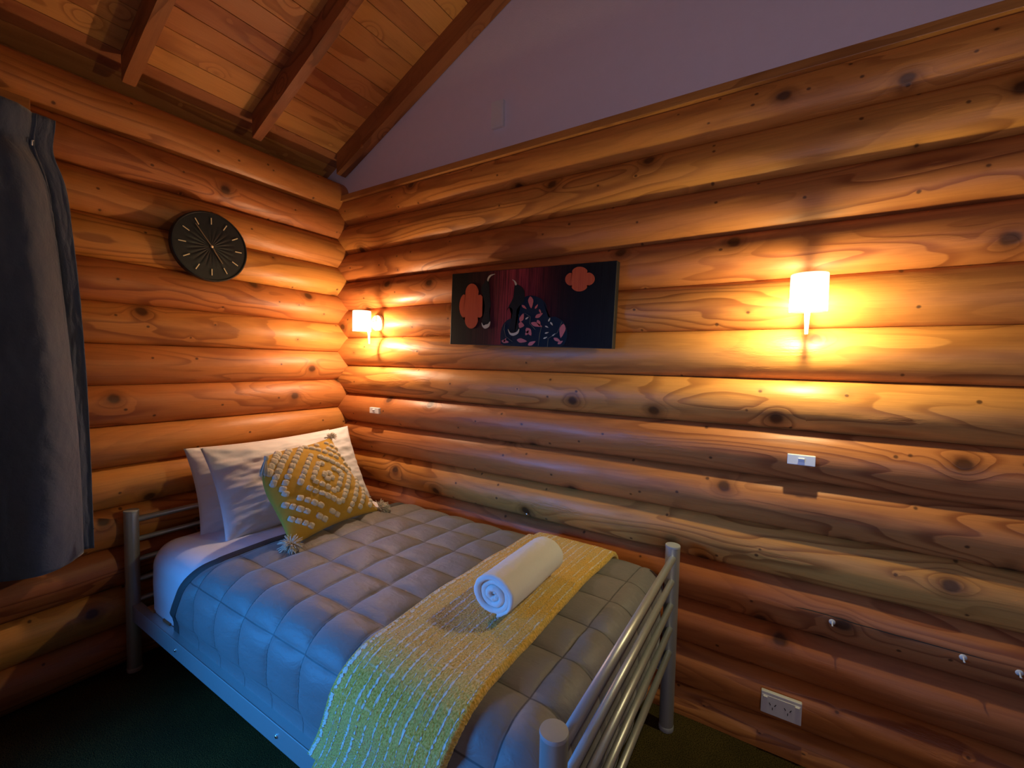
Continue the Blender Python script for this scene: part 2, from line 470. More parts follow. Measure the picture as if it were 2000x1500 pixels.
# flat board capping the right log wall, plaster gable above it
def uvbox(name, c, s, mat, seed=0.0, parent=None, bev=0.002, long_axis=0, auto=True):
    """box whose uv runs in metres along its long axis"""
    bm = bmesh.new(); box(bm, (0, 0, 0), s, bev)
    uvl = bm.loops.layers.uv.new('uv')
    ax = [0, 1, 2]; ax.remove(long_axis)
    for f in bm.faces:
        nrm = f.normal
        other = ax[0] if abs(nrm[ax[0]]) < 0.7 else ax[1]
        for lp in f.loops:
            lp[uvl].uv = (lp.vert.co[long_axis] + seed*3.7, lp.vert.co[other] + seed*1.9 + (0.5 if other == ax[0] else 0))
    o = mk(name, bm, mat, parent, sm=False, loc=c)
    return o
t1 = uvbox('trim_1', (XR/2, -0.006, 2.150), (XR, 0.094, 0.030), M['trimwood'], 1.0, long_axis=0)
t1['kind'] = 'structure'
bm = bmesh.new()
m = 0.4704
def zroof(x): return 2.392 + m*x
RX = 2.0
RIDGE = zroof(RX)
pts = [(-0.25, 2.16), (XR, 2.16), (XR, 2.47), (RX, RIDGE+0.03), (-0.25, zroof(-0.25)+0.03)]
prism(bm, pts, 0.10, Matrix.Identity(4))
g = mk('wall_gable', bm, M['plaster'], sm=False); g['kind'] = 'structure'

# ceiling: tongue-and-groove boards running parallel to the left wall
cl = mk('ceiling', (lambda b: (box(b, (0, 0, 0.035), (2.0, 3.9, 0.02)), b)[1])(bmesh.new()), M['backing'], sm=False)
sl = math.atan(m)
cl.matrix_world = Matrix.Translation((RX, YB/2, RIDGE)) @ Matrix.Rotation(-sl, 4, 'Y') @ Matrix.Translation((-1.24, 0, 0)) @ Matrix.Scale(1.27, 4, (1, 0, 0))
cl['kind'] = 'structure'
PW = 0.093
slen = (RX + 0.24) / math.cos(sl)
random.seed(5)
for i in range(int(slen/PW)):
    s0 = -0.24/math.cos(sl) + i*PW
    bm = bmesh.new(); box(bm, (0, 0, 0), (3.9, PW-0.0022, 0.014), 0.0016)
    uvl = bm.loops.layers.uv.new('uv')
    for f in bm.faces:
        for lp in f.loops: lp[uvl].uv = (lp.vert.co.x + i*7.3, lp.vert.co.y*1.3 + i*3.1)
    o = mk('ceiling_board', bm, M['plank'], None, sm=False)
    o.matrix_world = Matrix.Translation(((s0+PW/2)*math.cos(sl), YB/2+0.05, zroof(0) + (s0+PW/2)*math.sin(sl)+0.007)) @ Matrix.Rotation(-sl, 4, 'Y') @ Matrix.Rotation(R(90), 4, 'Z')
    o.parent = cl; o.matrix_parent_inverse = cl.matrix_world.inverted()
# far slope of the roof, blocking board in the eave, other walls, floor
bm = bmesh.new(); prism(bm, [(RX, RIDGE), (XR+0.2, 2.36), (XR+0.2, 2.46), (RX, RIDGE+0.1)], 3.95, Matrix.Translation((0, YB-0.05, 0)))
o = mk('ceiling_far_slope', bm, M['backing'], sm=False); o['kind'] = 'structure'
o = uvbox('trim_2', (-0.24, YB/2, 2.30), (0.04, 3.8, 0.22), M['eave'], 2.0, long_axis=1); o['kind'] = 'structure'
o = uvbox('trim_3', (-0.12, YB/2, 2.232), (0.22, 3.8, 0.03), M['eave'], 2.6, long_axis=1); o['kind'] = 'structure'
bm = bmesh.new(); box(bm, (XR/2, YB/2, -0.05), (XR+0.5, -YB+0.5, 0.1))
o = mk('floor', bm, M['carpet'], sm=False); o['kind'] = 'structure'
bm = bmesh.new(); box(bm, (XR+0.05, YB/2, 1.25), (0.1, 3.9, 2.5)); o = mk('wall_east', bm, M['chalk'], sm=False); o['kind'] = 'structure'
bm = bmesh.new(); box(bm, (XR/2-0.1, YB-0.04, 1.7), (XR+0.6, 0.08, 3.6)); o = mk('wall_back', bm, M['chalk'], sm=False); o['kind'] = 'structure'
bm = bmesh.new()
for (cy, cz, sy, sz) in ((-1.74, 1.09, 0.06, 1.82), (-2.86, 1.09, 0.06, 1.82), (-2.30, 0.21, 1.06, 0.06), (-2.30, 1.97, 1.06, 0.06), (-2.30, 1.02, 1.06, 0.04)):
    box(bm, (0.062, cy, cz), (0.055, sy, sz), 0.003)
box(bm, (0.045, -2.30, 1.09), (0.02, 1.1, 1.76))
o = mk('window_1', bm, M['trimwood'], sm=False); o['kind'] = 'structure'

# rafters: boxes sheared along the slope
def rafter(y0, y1, seed, label, xa=0.018, xb=2.0):
    bm = bmesh.new(); uvl = bm.loops.layers.uv.new('uv')
    n = 40; rows = []
    for i in range(n+1):
        x = xa + (xb-xa)*i/n
        zb = 2.277 + m*x; zt_ = zb + 0.118
        rows.append([bm.verts.new((x, y0, zb)), bm.verts.new((x, y1, zb)), bm.verts.new((x, y1, zt_)), bm.verts.new((x, y0, zt_))])
    cuv = [0, abs(y1-y0), abs(y1-y0)+0.12, 2*abs(y1-y0)+0.12, 2*abs(y1-y0)+0.24]
    for i in range(n):
        for k in range(4):
            f = bm.faces.new((rows[i][k], rows[i+1][k], rows[i+1][(k+1) % 4], rows[i][(k+1) % 4]))
            for lp, (a, b) in zip(f.loops, ((i, k), (i+1, k), (i+1, k+1), (i, k+1))):
                lp[uvl].uv = ((xb-xa)*a/n*1.1 + seed*4.1, cuv[b] + seed*2.3)
    bm.faces.new(rows[0][::-1]); bm.faces.new(rows[-1])
    bmesh.ops.bevel(bm, geom=[e for e in bm.edges if abs((e.verts[0].co - e.verts[1].co).normalized().x) > 0.8], offset=0.0025, segments=1, affect='EDGES')
    o = mk('rafter', bm, M['rafter'], sm=False)
    return tag(o, label, 'rafter', 'ceiling rafters')
rafter(-0.003, -0.062, 1, 'stained timber rafter lying tight against the plaster gable wall')
rafter(-0.476, -0.519, 2, 'stained timber rafter in mid ceiling, second from the gable wall')
rafter(-0.955, -0.998, 3, 'stained timber rafter with a knot near its foot, above the curtain end')
rafter(-1.435, -1.478, 4, 'stained timber rafter farthest from the gable wall, top left corner')

# ================================================================== bed
XH, XF, YN, YF, HP = 0.070, 1.908, -1.015, -0.128, 0.643
bed = thing('bed', ((XH+XF)/2, (YN+YF)/2, 0), 'silver tubular metal single bed frame standing in the log corner', 'bed')
def bp(bm, name, mat, auto=None, sm=True):
    o = mk(name, bm, mat, None, sm=sm, auto=auto)
    o.parent = bed; o.matrix_parent_inverse = Matrix.Translation(-bed.location)
    return o
for (x, y) in ((XH, YN), (XH, YF), (XF, YN), (XF, YF)):
    bm = bmesh.new(); lathe(bm, [(0.0235, 0.012), (0.0235, HP-0.006)], 32, Matrix.Translation((x, y, 0)))
    post = bp(bm, 'post', M['steel'], 40)
    bm = bmesh.new(); lathe(bm, [(0.0240, HP-0.007), (0.0245, HP-0.003), (0.0235, HP), (0.015, HP+0.0008)], 32, Matrix.Translation((x, y, 0)))
    c_ = mk('end_cap', bm, M['steel_cap'], post, auto=40)
    bm = bmesh.new(); lathe(bm, [(0.0245, 0.0), (0.0250, 0.002), (0.0250, 0.014), (0.0238, 0.016)], 32, Matrix.Translation((x, y, 0)))
    mk('foot_cap', bm, M['steel_cap'], post, auto=40)
for x, dx in ((XF, 0.004), (XH, 0.004)):
    for i, z in enumerate((0.603, 0.524, 0.443, 0.362, 0.281)):
        bm = bmesh.new(); tube(bm, [(x+dx, YN+0.006, z), (x+dx, YF-0.006, z)], 0.0098 if i else 0.0112, 16)
        bp(bm, 'rail_bar', M['steel'])
        
for y, sgn in ((YN, -1), (YF, 1)):
    bm = bmesh.new()
    box(bm, ((XH+XF)/2, y+sgn*0.008, 0.240), (XF-XH-0.03, 0.004, 0.062), 0.001)
    box(bm, ((XH+XF)/2, y-sgn*0.006, 0.269), (XF-XH-0.03, 0.030, 0.004), 0.001)
    box(bm, ((XH+XF)/2, y-sgn*0.006, 0.211), (XF-XH-0.03, 0.030, 0.004), 0.001)
    rl = bp(bm, 'side_rail', M['steel'], sm=False)
    for bx in (0.48, 1.10):
        bm = bmesh.new(); lathe(bm, [(0.0055, 0), (0.005, 0.003), (0.002, 0.0045)], 16, Matrix.Translation((bx, y+sgn*0.010, 0.240)) @ Matrix.Rotation(R(90)*(1 if sgn < 0 else -1), 4, 'X'))
        b_ = mk('bolt', bm, M['bright_metal'], rl); b_.matrix_parent_inverse = Matrix.Identity(4)
for i in range(12):
    bm = bmesh.new(); box(bm, (0.19 + i*0.142, (YN+YF)/2, 0.272), (0.06, YF-YN-0.03, 0.012), 0.002)
    bp(bm, 'slat', M['trimwood'], sm=False)

def rounded_path(y_far, y_near, ztop, rf, rn, zf, zn, crown=0.0):
    """arc-length table across the bed: list of (y, z, ny, nz, s)"""
    P = []
    P.append((y_far, zf)); P.append((y_far, ztop-rf))
    for k in range(1, 9):
        a = PI/2*k/8; P.append((y_far - rf*(1-math.cos(a)), ztop - rf + rf*math.sin(a)))
    ny = 14
    for k in range(1, ny+1):
        t = k/ny; P.append((y_far-rf + ((y_near+rn)-(y_far-rf))*t, ztop + crown*math.sin(PI*t)))
    for k in range(1, 13):
        a = PI/2*k/12; P.append((y_near + rn - rn*math.sin(a), ztop - rn + rn*math.cos(a)))
    P.append((y_near, zn))
    S = [0.0]
    for a, b in zip(P, P[1:]): S.append(S[-1] + math.hypot(b[0]-a[0], b[1]-a[1]))
    def ev(s):
        s = max(0.0, min(S[-1], s))
        for i in range(len(P)-1):
            if s <= S[i+1] + 1e-9:
                t = (s-S[i])/max(S[i+1]-S[i], 1e-9)
                return P[i][0]+(P[i+1][0]-P[i][0])*t, P[i][1]+(P[i+1][1]-P[i][1])*t
        return P[-1]
    return ev, S[-1]
def foot_path(x0, x_end, r, drop):
    """lengthwise: x grows then rolls down at the foot; returns (x, dz)"""
    flat = (x_end - r) - x0
    def ev(t):
        if t <= flat: return x0 + t, 0.0
        a = (t-flat)/r
        if a < PI/2: return x_end - r + r*math.sin(a), -(r - r*math.cos(a))
        return x_end, -r - (t-flat-PI/2*r)
    return ev, flat + PI/2*r + (drop - r)
def bed_surface(y_far, y_near, ztop, rf, rn, zf, zn, crown, x0, x_end, rx, dropx):
    ev, SL = rounded_path(y_far, y_near, ztop, rf, rn, zf, zn, crown)
    fx, TL = foot_path(x0, x_end, rx, dropx)
    def pos(s, t):
        y, z = ev(s); x, dz = fx(t)
        # pull the corner in so both drops blend
        dy = ztop + crown - z
        k = min(1.0, -dz/0.12) * min(1.0, max(0, dy)/0.12)
        if k > 0:
            x -= 0.055*k; y += (0.045*k if y < -0.5 else -0.045*k)
        zz = z + dz
        zz = max(zz, zn + 0.0)
        return Vector((x, y, zz))
    def nrm(s, t):
        e = 0.004
        a = pos(s+e, t) - pos(s-e, t); b = pos(s, t+e) - pos(s, t-e)
        n = a.cross(b)
        if n.length < 1e-9: n = Vector((0, 0, 1))
        n.normalize()
        if n.z < 0 and abs(n.z) > 0.3: n.negate()
        c = Vector((1.0, (y_far+y_near)/2, ztop-0.25))
        if n.dot(pos(s, t) - c) < 0: n.negate()
        return n
    return pos, nrm, SL, TL

# mattress
bm = bmesh.new(); box(bm, (0.985, (YN+YF)/2, 0.395), (1.70, 0.79, 0.232), 0.05, seg=5)
mt = mk('mattress', bm, M['mattress']); tag(mt, 'single mattress under the white sheet on the metal bed frame', 'mattress')
# fitted white sheet over the mattress
spos, snrm, SSL, STL = bed_surface(-0.116, -0.994, 0.526, 0.06, 0.085, 0.30, 0.272, 0.006, 0.115, 1.862, 0.07, 0.25)
bm = bmesh.new()
def fsheet(a, b):
    s = a*SSL; t = b*STL
    p = spos(s, t); n = snrm(s, t)
    d = 0.004*nz(p.x*7, p.y*5, p.z*9) + 0.0035*nz(p.x*3.1+4, p.y*14, p.z*4) + 0.0022*math.sin(p.x*26 + 4*nz(p.x*3, p.y*3)) * max(0, min(1, (0.50-p.z)/0.15))
    # head end rounds off and falls to the slats
    if t < 0.10:
        q = 1 - t/0.10
        p.x += 0.0
        p.z -= 0.10*(1-math.sqrt(max(0, 1-q*q)))
        p.y += (0.06*q*q*(1 if p.y < -0.55 else -1)) * max(0, min(1, abs(p.y+0.555)/0.44))**6
    return p + n*d
grid(bm, 130, 170, fsheet)
# head skirt
sh = mk('bed_sheet', bm, M['sheet'])
tag(sh, 'smooth white fitted sheet showing at the head end of the bed', 'sheet')
sm_ = sh.modifiers.new('s', 'SOLIDIFY'); sm_.thickness = 0.002; sm_.offset = -1

# ---- quilt
QG = 0.147
QX0 = 0.515
qpos, qnrm, QSL, QTL = bed_surface(-0.098, -1.008, 0.540, 0.055, 0.105, 0.40, 0.258, 0.010, 0.0, 1.878, 0.075, 0.30)
# find the arc position of y=-0.730 on the flat top so that a quilting line falls on it
def s_of_y(y):
    lo, hi = 0.0, QSL
    for _ in range(40):
        mid = (lo+hi)/2
        if qpos(mid, 0.5).y > y: lo = mid
        else: hi = mid
    return lo
S730 = s_of_y(-0.725)
PUF = 0.014
def puff(a, b):
    fa = abs(math.sin(PI*a/QG)); fb = abs(math.sin(PI*b/QG))
    return (min(fa, 1)*min(fb, 1))**0.42
def quilt_edge(s):
    """t where the quilt starts, per position across the bed"""
    y = qpos(s, 0.5).y
    drop = max(0.0, s - s_of_y(-0.93))
    return QX0 + 0.035 + 0.055*max(0.0, (y+0.75)/0.6) - 0.15*min(1, drop/0.25) + 0.004*nz(s*9)
HEM = 0.038
Q_TX = 0.905
def quilt_pt(s, t, off=0.0):
    p = qpos(s, t); n = qnrm(s, t)
    a = s - S730; b = t - Q_TX + 0.010*(a/0.3)
    e = t - quilt_edge(s)
    k = min(1.0, max(0.0, (e-HEM)/0.03))
    h = PUF*puff(a, b)*k + 0.0025 + 0.0035*nz(s*4+3, t*4) + 0.0022*nz(s*22, t*15, 3)*k
    # soft belly of the hanging side
    side = max(0.0, min(1.0, (0.50 - p.z)/0.12)) if p.y < -0.7 else 0.0
    h += side*(0.004 + 0.004*nz(t*5.0, s*6.0, 8.0))
    # tuck-in crease low on the side
    if side > 0: h -= 0.006*math.exp(-((p.z-0.315-0.012*nz(t*6))/0.010)**2)
    q = p + n*(h+off)
    if p.y < -0.7:      # the edge is tucked between mattress and side rail
        k2 = max(0.0, min(1.0, (0.345 - q.z)/0.045)); lim = -1.001
        if q.y < lim: q.y = q.y + (lim - q.y)*k2
    return q
bm = bmesh.new(); uvl = bm.loops.layers.uv.new('uv')
NU, NV = 300, 330
s_eds = {}
def q_st(a, b):
    s = a*QSL
    if s not in s_eds: s_eds[s] = quilt_edge(s)
    t0 = s_eds[s] + HEM
    return s, t0 + (QTL-t0)*b
def q_uv(a, b):
    s, t = q_st(a, b)
    aa = s - S730; bb = t - Q_TX + 0.010*(aa/0.3)
    return (aa + QG*10.5, bb + QG*10.5)
grid(bm, NU, NV, lambda a, b: quilt_pt(*q_st(a, b)), uvl, q_uv)
# uv line() marks cell borders at fract=0 or 1, so shift by half a cell
for f in bm.faces:
    for lp in f.loops: lp[uvl].uv = (lp[uvl].uv[0]-QG*0.5, lp[uvl].uv[1]-QG*0.5)
qt = mk('quilt', bm, M['quilt'])
tag(qt, 'grey square-stitched quilt spread over the bed, tucked in at its sides', 'quilt')
sm_ = qt.modifiers.new('s', 'SOLIDIFY'); sm_.thickness = 0.006; sm_.offset = -1
bm = bmesh.new()
def hem_fn(a, b):
    s = a*QSL; t0 = quilt_edge(s)
    return quilt_pt(s, t0 + (HEM+0.004)*b, 0.0015 + 0.002*math.sin(PI*b))
grid(bm, 200, 8, hem_fn)
hm = mk('binding', bm, M['binding'], qt); hm['label'] = 'dark charcoal flat binding along the head end'
sm_ = hm.modifiers.new('s', 'SOLIDIFY'); sm_.thickness = 0.007; sm_.offset = -1

# ---- throw blanket, folded lengthwise
TX0, TX1 = 1.398, 1.703
bm = bmesh.new(); uvl = bm.loops.layers.uv.new('uv')
s_a, s_b = 0.055, QSL - 0.012
def throw_pt(cross, s, layer):
    # cross 0..1 from left selvedge to right fold
    drop = max(0.0, s - s_of_y(-0.93))
    x = TX0 + (TX1-TX0)*cross - 0.27*drop*drop/0.3 - 0.10*drop + 0.004*nz(s*6, cross*2)
    if layer == 0: x -= (0.042 + 0.008*nz(s*5))*(1-cross)**3
    p = qpos(s, x); n = qnrm(s, x)
    base = 0.0145 + 0.0025*nz(s*4+3, x*4) + (0.0 if layer == 0 else 0.017)
    if layer == 1: base += 0.0030*nz(s*7, x*12, 4.0)
    base += 0.004*(1 if drop > 0 else 0)*min(1, drop/0.1)
    base += 0.0017*nz(s*190, x*190, layer*7.0) + 0.0010*nz(s*400, x*400)
    return p + n*base
NC, NS = 108, 480
rows = []
for j in range(NS+1):
    s = s_a + (s_b-s_a)*j/NS
    row = []
    for i in range(NC+1): row.append((throw_pt(i/NC, s, 0), i/NC*(TX1-TX0)))
    mid = (throw_pt(1, s, 0) + throw_pt(1, s, 1))/2
    out = (throw_pt(1, s, 0) - throw_pt(0.98, s, 0)).normalized()
    row.append((mid + out*0.0055, TX1-TX0+0.006))
    for i in range(NC+1): row.append((throw_pt(1-i/NC, s, 1), (TX1-TX0)*(1+i/NC)+0.012))
    rows.append(([bm.verts.new(p) for p, _ in row], [q for _, q in row], s))
for (ra, ua, sa), (rb, ub, sb) in zip(rows, rows[1:]):
    for i in range(len(ra)-1):
        f = bm.faces.new((ra[i], ra[i+1], rb[i+1], rb[i]))
        for lp, uvv in zip(f.loops, ((ua[i], sa), (ua[i+1], sa), (ub[i+1], sb), (ub[i], sb))): lp[uvl].uv = uvv
th = mk('throw_blanket', bm, M['throw'])
tag(th, 'mustard yellow nubby throw with broken white stripes laid across the bed foot', 'blanket')
sm_ = th.modifiers.new('s', 'SOLIDIFY'); sm_.thickness = 0.006; sm_.offset = 0

# ---- rolled towel
zt = 0.540 + 0.0095 + 0.030
tw = thing('rolled_towel', (1.587, -0.587, zt), 'white terry towel rolled up and lying on the mustard throw', 'towel')
bm = bmesh.new()
TL_, tr = 0.295, 0.066
pitch = 0.0160; turns = 3.6
A = 220
path = []
for k in range(A+1):
    a = 2*PI*turns*k/A
    r = tr - 0.0077 - pitch*(a/(2*PI))
    path.append((a, max(r, 0.004)))
def roll(k, y, side):
    a, r = path[k]
    rr = r + side*0.0077
    tk = max(0.0, 1 - k/16.0)
    rr -= tk*(0.004 + 0.0100*(1 if side > 0 else 0))
    aa = a + R(285)
    p = Vector((rr*math.cos(aa)*1.08, y, rr*math.sin(aa)*0.94))
    q = 0.0016*nz(aa*3, y*10, rr*60) + 0.0010*nz(p.x*120, y*120, p.z*120)
    dent = 0.003*nz(y*4, 7)
    return Vector((p.x*(1+q/0.05) + dent, p.y, p.z*(1+q/0.05) + 0.064))
NY = 60
def yend(k, j):
    a, r = path[k]
    e0 = -TL_/2 - 0.008*(1 - r/tr)*-1 + 0.003*nz(a*1.2) - 0.004*math.sin(a*0.5)
    e1 = TL_/2 + 0.004*nz(a*1.1, 4)
    t = j/NY
    return e0 + (e1-e0)*t
outer = [[bm.verts.new(roll(k, yend(k, j), 1)) for j in range(NY+1)] for k in range(A+1)]
inner = [[bm.verts.new(roll(k, yend(k, j), -1)) for j in range(NY+1)] for k in range(A+1)]
capn = []; capf = []
for k in range(A+1):
    a = roll(k, yend(k, 0), 0); b = roll(k, yend(k, NY), 0)
    capn.append(bm.verts.new(a + Vector((0, -0.0065, 0)))); capf.append(bm.verts.new(b + Vector((0, 0.0065, 0))))
for k in range(A):
    for j in range(NY):
        bm.faces.new((outer[k][j], outer[k+1][j], outer[k+1][j+1], outer[k][j+1]))
        bm.faces.new((inner[k][j], inner[k][j+1], inner[k+1][j+1], inner[k+1][j]))
    bm.faces.new((outer[k][0], capn[k], capn[k+1], outer[k+1][0])); bm.faces.new((capn[k], inner[k][0], inner[k+1][0], capn[k+1]))
    bm.faces.new((outer[k][NY], outer[k+1][NY], capf[k+1], capf[k])); bm.faces.new((capf[k], capf[k+1], inner[k+1][NY], inner[k][NY]))
for k in (0, A):
    for j in range(NY): bm.faces.new((outer[k][j], outer[k][j+1], inner[k][j+1], inner[k][j]))
mk('towel_roll', bm, M['towel'], tw)
tw.rotation_euler = (0, 0, R(1.0))

# ---- pillows
def pillow_mesh(W, H, T, seed, n=70, corner=0.05, flange=0.0):
    bm = bmesh.new()
    def f(side):
        def g_(a, b):
            u = 2*a-1; v = 2*b-1
            x = u*W/2*(1 - corner*(1-v*v)*abs(u)**1.5)
            z = v*H/2*(1 - corner*1.25*(1-u*u)*abs(v)**1.5)
            e = max(0, (1-abs(u)**2.6))**0.62 * max(0, (1-abs(v)**2.6))**0.62
            th_ = T/2*e*(1 + 0.12*nz(u*1.6, v*1.6, seed)) 
            wr = 0.0105*nz(u*3.2+seed, v*6.5, 1.0)*e**0.5 + 0.005*nz(u*8, v*16+seed, 5.0)*e**0.4
            # radial puckers toward the corners
            wr += 0.0030*math.sin(12*math.atan2(abs(v)-1.05, abs(u)-1.05))*max(0, abs(u)+abs(v)-1.0)*e**0.3
            return Vector((x, side*(th_ + wr*(1 if e > 0 else 0)), z))
        return g_
    va = grid(bm, n, n, f(-1)); vb = grid(bm, n, n, f(1))
    bmesh.ops.remove_doubles(bm, verts=bm.verts[:], dist=0.0004)
    return bm
def basis(o, ew, eh, loc):
    ew = Vector(ew).normalized(); eh = Vector(eh); eh = (eh - ew*eh.dot(ew)).normalized()
    en = ew.cross(eh)          # local y (thickness)... right handed: x=ew, y=?, z=eh
    ey = eh.cross(ew)
    o.matrix_world = Matrix(((ew.x, ey.x, eh.x, loc[0]), (ew.y, ey.y, eh.y, loc[1]), (ew.z, ey.z, eh.z, loc[2]), (0, 0, 0, 1)))
pb = mk('pillow', pillow_mesh(0.68, 0.385, 0.125, 3.0), M['pillow'])
basis(pb, (0.0, 1, 0.0), (-0.14, 0, 0.36), (0.172, -0.510, 0.682))
tag(pb, 'white pillow at the back against the head rail, mostly hidden', 'pillow', 'white pillows at the head of the bed')
pf = mk('pillow', pillow_mesh(0.71, 0.405, 0.15, 8.0), M['pillow'])
basis(pf, (-0.02, 1, 0.015), (-0.175, 0, 0.35), (0.298, -0.475, 0.698))
tag(pf, 'white pillow in front, right behind the ochre cushion', 'pillow', 'white pillows at the head of the bed')

# ---- ochre cushion
cu = thing('cushion', (0.535, -0.535, 0.715), 'ochre square cushion with raised cream tufts and corner tassels', 'cushion')
basis(cu, (-0.05, 0.42, 0.0), (-0.27, 0, 0.27), (0.535, -0.545, 0.712))
CW, CH, CT = 0.455, 0.435, 0.135
def cush_pt(u, v, side, extra=0.0):
    x = u*CW/2*(1 - 0.10*(1-v*v)*abs(u)**1.4)
    z = v*CH/2*(1 - 0.10*(1-u*u)*abs(v)**1.4)
    e = max(0, (1-abs(u)**2.2))**0.65 * max(0, (1-abs(v)**2.2))**0.65
    th_ = CT/2*e*(1+0.1*nz(u*1.5, v*1.5, 2.2)) + 0.002*nz(u*7, v*7, 3)*e**0.5 - 0.006*math.exp(-((v+0.35+0.2*u)/0.05)**2)*e
    # upper left corner curls forward and down
    cf = max(0.0, (-u-0.45)+(v-0.45))
    curl = cf*cf*0.062
    return Vector((x + curl*0.6, side*(th_+extra) - curl, z - curl*1.1))
bm = bmesh.new()
grid(bm, 60, 60, lambda a, b: cush_pt(2*a-1, 2*b-1, -1)); grid(bm, 60, 60, lambda a, b: cush_pt(2*a-1, 2*b-1, 1))
bmesh.ops.remove_doubles(bm, verts=bm.verts[:], dist=0.0004)
def att(o, par):
    o.parent = par
mk('cover', bm, M['ochre'], cu)
bm = bmesh.new()
random.seed(11)
def tuft(u, v, ang, ln=0.024, wd=0.019):
    p = cush_pt(u, v, -1, 0.0); e = 0.01
    tx = (cush_pt(u+e, v, -1) - cush_pt(u-e, v, -1)).normalized(); tz = (cush_pt(u, v+e, -1) - cush_pt(u, v-e, -1)).normalized()
    n = tx.cross(tz).normalized()
    if n.y > 0: n.negate()
    a = tx*math.cos(ang) + tz*math.sin(ang); b = n.cross(a)
    nu, nv = 10, 6
    def g_(s, t):
        th1 = 2*PI*s; ph = PI/2*t
        ce, se = math.cos(th1), math.sin(th1)
        sx = abs(ce)**0.6*(1 if ce > 0 else -1); sy = abs(se)**0.6*(1 if se > 0 else -1)
        rr = math.cos(ph)**0.55
        q = 1 + 0.16*nz(sx*3+u*30, sy*3+v*30, ph)
        return p + a*(sx*ln/2*rr*q) + b*(sy*wd/2*rr*q) + n*(0.0095*math.sin(ph)*q - 0.001)
    grid(bm, nu*2, nv, g_, closed_u=True)
def ring_tufts(rad, gaps, cx=0.12, cz=-0.05, both=False):
    # diamond |du|+|dv| = rad
    step = 0.130
    corners = [(rad, 0), (0, rad), (-rad, 0), (0, -rad), (rad, 0)]
    k = 0
    for (x0, z0), (x1, z1) in zip(corners, corners[1:]):
        L = math.hypot(x1-x0, z1-z0); nn = max(1, round(L/step))
        ang = math.atan2(z1-z0, x1-x0)
        for i in range(nn):
            k += 1
            if k in gaps: continue
            t = (i+0.5)/nn
            u = cx + x0 + (x1-x0)*t; v = cz + z0 + (z1-z0)*t
            if abs(u) > 0.93 or abs(v) > 0.93: continue
            tuft(u, v, ang, 0.0285*random.uniform(0.85, 1.1), 0.0240*random.uniform(0.9, 1.1))
ring_tufts(0.11, ())
ring_tufts(0.36, (3,))
ring_tufts(0.62, (7, 15))
ring_tufts(0.95, (4, 22, 27))
ring_tufts(1.22, (9, 33))
ring_tufts(1.50, ())
o = mk('tufting', bm, M['yarn'], cu); o['label'] = 'raised cream yarn tufts in diamonds'
def tassel(corner, dirs, spread, ln, seed, n=70):
    bm = bmesh.new(); random.seed(seed)
    c0 = Vector(corner)
    inv = cu.matrix_world.inverted().to_3x3()
    for k in range(n):
        d = Vector(dirs) + Vector((random.uniform(-1, 1), random.uniform(-1, 1), random.uniform(-1, 1)))*spread
        d.normalize(); L = ln*random.uniform(0.75, 1.1)
        g_ = Vector((0, 0, -1))
        pts = [c0, c0 + d*L*0.35, c0 + d*L*0.7 + g_*L*0.06, c0 + d*L + g_*L*0.16]
        pts = [cu.matrix_world.inverted() @ p for p in pts]
        tube(bm, pts, [0.0013, 0.0016, 0.0016, 0.0010], 4)
    p = cu.matrix_world.inverted() @ c0
    tube(bm, [p - inv @ Vector(dirs)*0.004, p + inv @ Vector(dirs)*0.012], [0.009, 0.008], 10)
    return mk('tassel', bm, M['yarn'], cu)
def cw(u, v): return cu.matrix_world @ cush_pt(u, v, -1)
tassel(cw(-1, 1), (0.10, -0.25, -1.0), 0.22, 0.062, 1)
tassel(cw(-1, -1) + Vector((0, 0, 0.012)), (0.35, -0.25, -0.16), 0.75, 0.046, 2, 260)
tassel(cw(1, -1) + Vector((0, 0, 0.012)), (0.45, 0.55, -0.12), 0.75, 0.046, 3, 260)
tassel(cw(1, 1), (-0.2, 0.3, 0.5), 0.8, 0.030, 4, 90)

